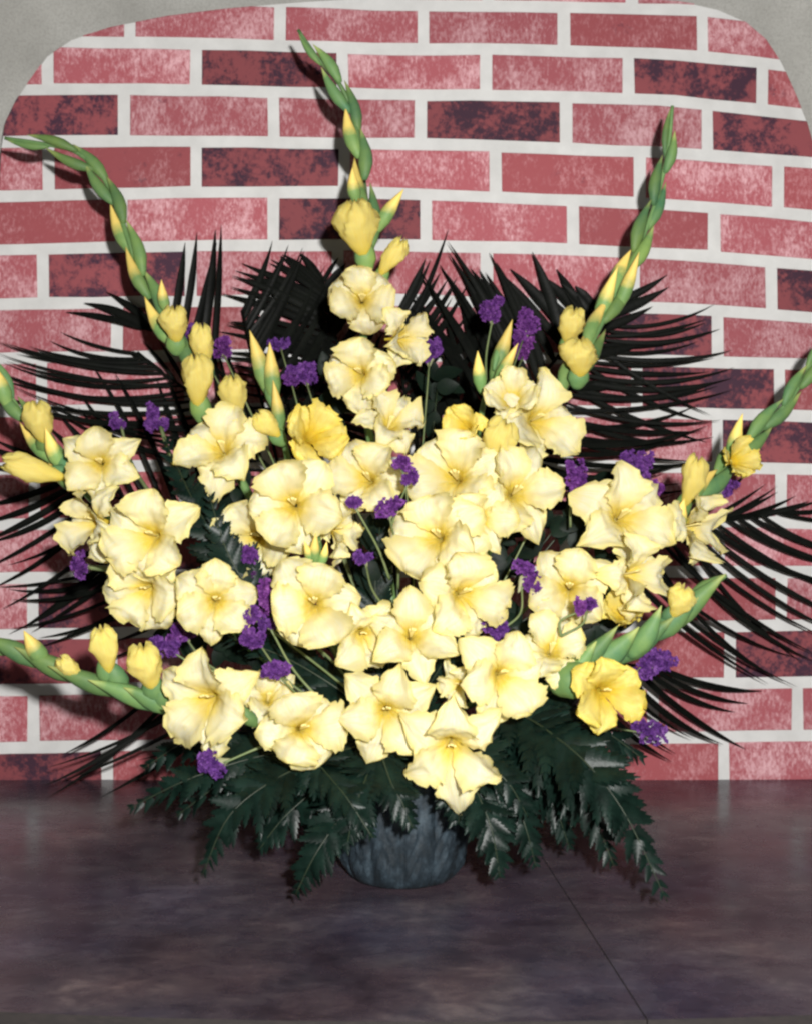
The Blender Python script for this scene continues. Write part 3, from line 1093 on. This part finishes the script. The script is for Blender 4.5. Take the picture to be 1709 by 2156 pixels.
palm('palm frond sweeping right with long arching black leaflets under the upper right gladiolus',
     [(950, 1100, 1.70), (1080, 960, 1.75), (1180, 850, 1.85), (1250, 750, 1.868), (1290, 680, 1.878)],
     [(.12, .98, 25, [(1440, 1050, Y2), (1490, 960, Y2), (1510, 900, Y2), (1525, 850, Y2), (1525, 790, Y2), (1515, 740, Y2), (1510, 700, Y2), (1505, 642, Y2)], .06),
      (.05, .8, 8, [(1370, 1110, Y2), (1440, 1010, Y2), (1490, 930, Y2), (1510, 870, Y2)], .06)], 10)
palm('palm frond reaching the right edge below the right gladiolus, leaflets drooping',
     [(1050, 1250, 1.66), (1250, 1180, 1.74), (1400, 1130, 1.845), (1500, 1100, 1.86), (1640, 1075, 1.878)],
     [(.5, .98, 9, [(1560, 960, Y2), (1620, 1010, Y2), (1660, 1020, Y2), (1720, 1050, Y2), (1780, 1070, Y2)], .03),
      (.30, .98, 17, [(1620, 1440, Y2), (1700, 1430, Y2), (1760, 1390, Y2), (1800, 1330, Y2), (1820, 1250, Y2), (1820, 1190, Y2), (1800, 1120, Y2)], .06)], 10)
palm('palm frond drooping at lower right under the low green gladiolus',
     [(980, 1480, 1.62), (1150, 1430, 1.70), (1300, 1400, 1.81), (1400, 1410, 1.85)],
     [(.45, .98, 8, [(1420, 1600, 1.872), (1460, 1600, 1.872), (1560, 1560, Y2), (1580, 1500, Y2), (1600, 1430, Y2)], .06)], 11)
palm('palm frond spreading to the left edge behind the left column of blooms',
     [(720, 1230, 1.66), (520, 1150, 1.74), (350, 1080, 1.845), (220, 1040, 1.868), (130, 1010, 1.878)],
     [(.35, .98, 13, [(330, 790, Y2), (250, 780, Y2), (180, 800, Y2), (120, 850, Y2), (60, 920, Y2), (-30, 920, Y2), (-60, 980, Y2)], .03),
      (.45, .98, 11, [(60, 1345, Y2), (0, 1340, Y2), (-30, 1250, Y2), (-40, 1210, Y2), (-50, 1130, Y2), (-60, 1060, Y2)], -.05)], 12)
palm('palm frond drooping at lower left over the board edge of the wall',
     [(760, 1500, 1.60), (600, 1470, 1.68), (450, 1450, 1.74), (330, 1450, 1.78)],
     [(.35, .98, 7, [(260, 1610, 1.72), (155, 1690, 1.70), (120, 1650, 1.74), (95, 1660, 1.74), (110, 1560, 1.8)], -.04)], 9)
palm('palm frond low at left, thin leaflets spread over the middle joints',
     [(720, 1380, 1.62), (520, 1310, 1.70), (350, 1240, 1.77), (240, 1190, 1.86)],
     [(.5, .98, 8, [(220, 1390, Y2), (90, 1360, Y2), (30, 1340, Y2), (-10, 1250, Y2), (-20, 1215, Y2)], -.05)], 8)


# ------------------------------------------------------------------ ferns
def pinna(B, T, wid, nrm, curl):
    """a toothed leaflet from B to T: two rows of teeth along a midrib"""
    ax = T - B
    L = ax.length
    an = ax.normalized()
    sd_ = an.cross(nrm).normalized()
    n = 6
    V, Fc = [], []
    for i in range(n + 1):
        t = i / n
        V.append(B + ax * t - nrm * (curl * L * t * t))
    for s in (1, -1):
        for i in range(n):
            t = (i + .9) / n
            hw = wid * (1 - t) ** .75 * (.75 + .25 * min(1, t * 4)) * .62
            c = B + ax * min(1.0, t + .10) - nrm * (curl * L * t * t)
            k = len(V)
            V.append(c + sd_ * s * hw - nrm * hw * .30)
            tm = (i + .25) / n
            V.append(B + ax * tm + sd_ * s * wid * .40 * (1 - tm) ** .7 - nrm * (curl * L * tm * tm + .1 * wid))
            Fc += [(i, k + 1, k, i + 1)] if s > 0 else [(i + 1, k, k + 1, i)]
    return V, Fc


def fern(label, path, width=95, n=13, face=(0, -.72, .75)):
    n = int(n * 1.3)
    """path: base to tip, picture positions with distance; width: length of the longest leaflets"""
    pts = [P(*p) for p in path]
    base = pts[0]
    t = thing('fern_frond', label, 'fern', base, 'dark leather fern fronds around the pot')
    cv = spline(pts, 60)
    V, Fc = tube(spline([ROOT] + pts if (ROOT - base).length < .25 else pts, 30), .0016, .0006, 5)
    mesh_obj('midrib', V, Fc, 'fern_stalk', t)
    nrm0 = Vector(face).normalized()
    for i in range(n):
        f = .06 + .92 * i / (n - 1)
        k = int(f * 60)
        p = cv[k]
        tg = (cv[min(60, k + 1)] - cv[max(0, k - 1)]).normalized()
        nr = (nrm0 - tg * nrm0.dot(tg)).normalized()
        sd_ = tg.cross(nr).normalized()
        sc = p.y / F
        ln = width * sc * (math.sin(min(1, f * 2.2 + .35) * math.pi / 2)) * (1 - f) ** .72 + 14 * sc
        for s in (1, -1):
            a = R(rng.uniform(46, 62) - 16 * f)
            dirv = (tg * math.cos(a) + sd_ * s * math.sin(a)) + nr * rng.uniform(-.25, .30)
            L = ln * rng.uniform(.85, 1.12)
            nn = (nr + sd_ * s * rng.uniform(-.5, .5) + tg * rng.uniform(-.35, .35)).normalized()
            V, Fc = pinna(p, p + dirv.normalized() * L, L * rng.uniform(.46, .62), nn, rng.uniform(.05, .4))
            mesh_obj('leaflet', V, Fc, 'fern', t)


fern('fern frond hanging lowest left of the pot, tip pointing down over the dark board', [(830, 1600, 1.42), (750, 1680, 1.36), (670, 1790, 1.33), (622, 1885, 1.33)], 100, 15)
fern('fern frond drooping at left with its tip hanging near the board', [(760, 1570, 1.42), (620, 1620, 1.37), (490, 1710, 1.34), (425, 1845, 1.34)], 105, 15)
fern('fern frond spreading flat to the far left above the board', [(720, 1570, 1.44), (560, 1590, 1.40), (400, 1640, 1.38), (268, 1705, 1.38)], 95, 15)
fern('fern frond at left under the lower left cream bloom, raised towards the bricks', [(700, 1560, 1.50), (540, 1540, 1.52), (400, 1560, 1.53), (300, 1620, 1.53)], 90, 13)
fern('fern frond in front of the pot, pointing down left of its middle', [(800, 1560, 1.40), (770, 1640, 1.35), (745, 1710, 1.33), (732, 1775, 1.33)], 85, 13)
fern('fern frond over the front of the pot with bright glossy leaflets', [(800, 1560, 1.38), (820, 1640, 1.34), (846, 1690, 1.33), (868, 1745, 1.33)], 70, 13)
fern('fern frond left of the pot front with glossy highlights, under the round lower bloom', [(640, 1560, 1.40), (680, 1620, 1.36), (730, 1680, 1.33), (785, 1765, 1.32)], 70, 13)
fern('fern frond over the pot rim right of its middle', [(960, 1560, 1.40), (965, 1640, 1.36), (968, 1690, 1.35), (965, 1735, 1.35)], 70, 12)
fern('fern frond right of the pot ending in a pale lit tip', [(960, 1580, 1.40), (1000, 1660, 1.36), (1035, 1750, 1.34), (1052, 1850, 1.34)], 100, 14)
fern('narrow fern frond hanging between the pot and the long right frond', [(1020, 1570, 1.43), (1070, 1650, 1.40), (1105, 1740, 1.38), (1128, 1828, 1.38)], 80, 13)
fern('longest fern frond sweeping down to the right, tip touching the board', [(1050, 1500, 1.43), (1180, 1560, 1.37), (1300, 1690, 1.33), (1405, 1900, 1.31)], 135, 18)
fern('fern frond at right behind the longest one, tip down', [(1060, 1520, 1.45), (1160, 1590, 1.42), (1240, 1700, 1.40), (1292, 1825, 1.39)], 110, 14)
fern('fern frond spreading level to the right below the half open gold flower', [(1020, 1510, 1.47), (1150, 1500, 1.48), (1270, 1540, 1.49), (1355, 1600, 1.49)], 100, 13)
fern('fern frond at right tucked under the low green gladiolus, pale mottled leaflets', [(1040, 1540, 1.46), (1120, 1470, 1.45), (1180, 1470, 1.45), (1240, 1530, 1.46)], 85, 12)
fern('fern frond layered between the two long left fronds, its tip half hidden', [(780, 1560, 1.46), (690, 1640, 1.44), (600, 1720, 1.42), (545, 1790, 1.42)], 90, 14)
fern('fern frond dark and shaded behind the lowest left frond', [(810, 1600, 1.47), (740, 1680, 1.46), (690, 1750, 1.45), (665, 1820, 1.45)], 85, 13)
fern('fern frond low at left lying under the purple statice', [(740, 1560, 1.47), (600, 1580, 1.46), (480, 1640, 1.45), (370, 1720, 1.45)], 90, 14)
fern('fern frond dark and shaded to the right of the pot between longer fronds', [(980, 1560, 1.47), (1080, 1610, 1.46), (1160, 1690, 1.45), (1200, 1790, 1.45)], 95, 14)
fern('fern frond over the right rim, blunt and dense', [(930, 1560, 1.40), (1000, 1600, 1.38), (1050, 1680, 1.37), (1075, 1770, 1.37)], 90, 13)
fern('fern frond below the big lower right bloom, broad and glossy', [(1000, 1510, 1.44), (1100, 1520, 1.42), (1190, 1570, 1.40), (1260, 1660, 1.39)], 100, 14)
fern('upright fern frond along the left side between the left blooms and the arching gladiolus', [(560, 1330, 1.48), (480, 1180, 1.47), (410, 1060, 1.50), (345, 920, 1.55)], 92, 17, (.1, -1, .35))
fern('fern frond beside the upright one at left, pointing to the right bloom cluster', [(600, 1350, 1.47), (530, 1250, 1.45), (478, 1160, 1.45), (440, 1040, 1.47)], 82, 15, (.1, -1, .35))
fern('fern frond among the lower left blooms and thin stems', [(780, 1500, 1.46), (680, 1430, 1.46), (590, 1380, 1.47), (480, 1340, 1.48)], 85, 13)
fern('fern frond between the two lowest centre blooms, pointing up', [(830, 1560, 1.45), (880, 1480, 1.44), (930, 1400, 1.43), (980, 1320, 1.43)], 75, 13)
fern('short fern frond beneath the right hand lowest bloom', [(930, 1580, 1.38), (1010, 1600, 1.36), (1070, 1650, 1.35), (1110, 1720, 1.35)], 90, 12)
fern('fern frond in the middle gap under the small purple statice', [(830, 1450, 1.50), (800, 1330, 1.50), (790, 1230, 1.51), (800, 1110, 1.53)], 85, 13)


# ------------------------------------------------------------------ broad leaf sprigs, most added as dark fill for the gaps
def leaf_mesh(B, T, wid, nrm):
    ax = T - B
    an = ax.normalized()
    sd_ = an.cross(nrm).normalized()
    V, Fc = [], []
    n = 7
    for i in range(n + 1):
        t = i / n
        hw = wid * .5 * math.sin(math.pi * min(1, t * .96 + .02)) ** .75 * (1.12 - .35 * t)
        c = B + ax * t - nrm * (.18 * ax.length * t * t)
        V += [c - sd_ * hw + nrm * hw * .22, c, c + sd_ * hw + nrm * hw * .22]
    for i in range(n):
        a = i * 3
        Fc += [(a, a + 3, a + 4, a + 1), (a + 1, a + 4, a + 5, a + 2)]
    return V, Fc


SPR = [('dark leafy sprig added in the red gap left of the right hand statice', 1085, 1165, 1.58), ('dark leafy sprig added behind the pair of blooms right of centre', 1050, 1120, 1.62),
       ('dark leafy sprig added behind the left centre blooms, above the fern', 520, 1050, 1.62), ('dark leafy sprig added under the left column of blooms', 430, 1350, 1.56),
       ('dark leafy sprig added in the gap right of the left column', 440, 1130, 1.64), ('dark leafy sprig added behind the upright green buds', 690, 840, 1.70),
       ('dark leafy sprig added behind the upper blooms, right of the tall stem', 920, 820, 1.70), ('dark leafy sprig added right of the lower left purple statice', 500, 1360, 1.56),
       ('dark leafy sprig added in the central gap over the small statice', 830, 1100, 1.56), ('dark leafy sprig added in the gap left of the front centre bloom', 780, 1200, 1.52),
       ('dark rounded leafy sprig between the right blooms', 1170, 1110, 1.56), ('dark rounded leafy sprig right of centre beneath the slim statice', 1230, 1060, 1.60),
       ('dark leafy sprig added behind the star shaped right bloom', 1260, 1210, 1.55), ('dark leafy sprig added beside the lower right statice cluster', 1110, 1300, 1.50),
       ('glossy dark leafy sprig added between the lower centre blooms', 925, 1400, 1.46), ('dark leafy sprig added under the lower left blooms', 580, 1400, 1.52),
       ('dark leafy sprig added left behind the middle purple statice', 500, 1200, 1.58), ('dark leafy sprig added behind the round lower bloom at left', 700, 1450, 1.50), ('dark leafy sprig added above the half open gold flower at right', 1230, 1340, 1.52),
       ('dark leafy sprig added low at right under the blooms', 1120, 1500, 1.46),
       ('dark leafy sprig added low at left by the fern stalks', 560, 1560, 1.48), ('dark leafy sprig added over the pot rim', 860, 1590, 1.44)]
for lab, x, y, Y in SPR:
    c = P(x, y, Y)
    t = thing('leaf_sprig', lab, 'leaves', c, 'dark leafy sprigs in the gaps')
    V, Fc = tube(spline([ROOT + (c - ROOT) * .25, ROOT + (c - ROOT) * .6 + Vector((0, .03, 0)), c], 12), .002, .001, 5)
    mesh_obj('twig', V, Fc, 'fern_stalk', t)
    up = (c - ROOT).normalized()
    for k in range(9):
        b0 = c + up * rng.uniform(-.035, .03) + Vector((rng.uniform(-.01, .01), rng.uniform(-.01, .01), 0))
        a = 2.4 * k + rng.uniform(-.4, .4)
        dv = Vector((math.cos(a), rng.uniform(-.4, .2), math.sin(a)))
        nr = Vector((rng.uniform(-.5, .5), -1, rng.uniform(-.3, .6))).normalized()
        V, Fc = leaf_mesh(b0, b0 + dv.normalized() * rng.uniform(.028, .042), rng.uniform(.017, .025), nr)
        mesh_obj('leaf', V, Fc, 'leaf', t)


# ------------------------------------------------------------------ purple statice
def statice(label, Y, heads, stem_to=None, stem_w=.0014):
    """heads: (x, y, half width, half height)"""
    x0, y0 = heads[0][:2]
    end = P(*stem_to) if stem_to else ROOT + (P(x0, y0, Y) - ROOT) * .25
    t = thing('statice', label, 'statice', end, 'sprigs of purple statice')
    for hi, (x, y, hw, hh) in enumerate(heads):
        c = P(x, y, Y)
        dn = (end - c).normalized()
        st = c + dn * hh * .7 * Y / F
        mid = (st + end) / 2 + Vector((rng.uniform(-.012, .012), .004, rng.uniform(-.006, .006)))
        V, Fc = tube(spline([end, mid, st], 14), stem_w * 1.2, stem_w * .8, 5)
        mesh_obj('stalk', V, Fc, 'thin_stem', t)
        # greenish calyx under the head
        sc = Y / F
        hd = teardrop('calyx', c + dn * hh * 1.2 * sc + Vector((0, .004, 0)), c + Vector((0, .008, 0)), hw * .8 * sc, [(0, .12), (.3, .45), (.6, .85), (.85, 1), (1, .6)], 'calyx', t)
        V, Fc = [], []
        nb = 5 + int(hw * hh / 220)
        tufts = [(rng.uniform(-.75, .75), rng.uniform(-.6, .85), rng.uniform(.38, .62)) for _ in range(nb)]
        for q in range(int(44 + hw * hh / 7)):
            bx, bz, br = tufts[q % nb]
            a, rr = rng.uniform(0, 6.283), math.sqrt(rng.random())
            ox, oz = (bx + math.cos(a) * rr * br) * hw * .9, (bz + math.sin(a) * rr * br) * hh * .9
            oy = -math.sqrt(max(0, 1 - rr * rr)) * br * min(hw, hh) + rng.uniform(-4, 4) + abs(bx) * 6
            pc = c + Vector((ox, oy, oz)) * sc
            nr = Vector((math.cos(a) * rr + rng.uniform(-.5, .5), -1 + rng.uniform(-.2, .6), math.sin(a) * rr + rng.uniform(-.4, .6))).normalized()
            tx = nr.cross(Vector((.3, .1, 1))).normalized()
            ty = nr.cross(tx)
            s = rng.uniform(4.6, 8.4) * sc
            k = len(V)
            V.append(pc - nr * s * .6)
            m_ = 8
            ph = rng.uniform(0, 6.28)
            for e in range(m_):
                b_ = 2 * math.pi * e / m_ + ph
                re = s * (1.0 if e % 2 else .6)
                V.append(pc + (tx * math.cos(b_) + ty * math.sin(b_)) * re + nr * rng.uniform(-.3, .4) * s)
            Fc += [(k, k + 1 + e, k + 1 + (e + 1) % m_) for e in range(m_)]
        mesh_obj('flower_head', V, Fc, 'statice', hd, smooth=False)


statice('purple statice peeping out between the upper left golden buds', 1.69, [(402, 700, 20, 16), (465, 732, 20, 26)])
statice('small purple statice right of the two upright green buds', 1.66, [(588, 722, 20, 16)])
statice('purple statice left of the second bloom of the tallest gladiolus', 1.62, [(640, 785, 38, 26), (612, 800, 18, 14)])
statice('tall purple statice on a bare green stem at upper right of centre', 1.66, [(1038, 655, 30, 28)], (1022, 800, 1.62))
statice('large purple statice behind the slim yellow tipped buds', 1.68, [(1108, 690, 26, 36), (1105, 735, 24, 26)])
statice('purple statice right of the edge on bloom near the top', 1.64, [(905, 738, 32, 32)])
statice('purple statice turned away above the left blooms', 1.62, [(250, 885, 20, 18)], (330, 1060, 1.58), .0022)
statice('purple statice on a thick grey green stalk at left', 1.60, [(332, 880, 28, 30)], (405, 1090, 1.55), .0030)
statice('purple statice hanging between the centre top blooms', 1.42, [(848, 975, 28, 20), (860, 1005, 18, 18)], (840, 1200, 1.46))
statice('small flat purple statice just left of the central stem', 1.42, [(745, 1062, 24, 15)], (820, 1220, 1.46))
statice('purple statice in the central gap right beside the upright green stem', 1.42, [(818, 1072, 28, 24)], (838, 1240, 1.46))
statice('slim upright violet statice on a single straight stem at right', 1.50, [(1212, 1008, 20, 36)], (1200, 1110, 1.52))
statice('broad violet blue statice above the star shaped right bloom', 1.56, [(1342, 985, 42, 36), (1370, 1038, 28, 22)])
statice('violet statice behind the right gladiolus stem near the wall', 1.62, [(1530, 1030, 24, 24)])
statice('purple statice turned left beside the left column of blooms', 1.56, [(172, 1193, 20, 28)], (250, 1200, 1.54), .004)
statice('purple statice at the right tip of the left bloom cluster', 1.46, [(512, 1172, 34, 26), (528, 1205, 20, 18)])
statice('tall purple statice cluster between the left and centre blooms', 1.40, [(553, 1262, 26, 36), (535, 1300, 24, 22)])
statice('purple statice directly under the tall cluster left of centre', 1.40, [(532, 1342, 24, 24), (565, 1318, 18, 14)], (700, 1500, 1.42))
statice('tiny round purple statice on a green stem in the centre gap', 1.42, [(765, 1178, 20, 18)], (825, 1300, 1.46))
statice('purple statice left of the star tipped right bloom', 1.43, [(1108, 1215, 30, 34)], (1050, 1330, 1.45))
statice('tiny split purple statice in front of the right blooms', 1.36, [(1222, 1280, 14, 18), (1242, 1270, 12, 14)], (1180, 1340, 1.38))
statice('small purple statice above the big lower right bloom', 1.38, [(1040, 1330, 24, 24)], (1020, 1420, 1.42))
statice('flat purple statice with long thin stems above the round lower bloom', 1.38, [(575, 1412, 32, 18)], (660, 1500, 1.40))
statice('wide dark purple statice by the lower left gold bud', 1.46, [(350, 1368, 36, 24), (382, 1335, 26, 20)], (470, 1420, 1.46))
statice('lone purple statice in the fern at lower left', 1.36, [(452, 1615, 32, 30)], (560, 1570, 1.38))
statice('large loose purple statice on the bricks at lower right', 1.50, [(1380, 1403, 42, 36)], (1280, 1440, 1.50))
statice('ragged purple statice low at right over a palm leaflet', 1.50, [(1368, 1545, 34, 26)], (1250, 1530, 1.48))
statice('faint small purple statice in the dark gap right of centre', 1.52, [(1115, 1118, 16, 14)])
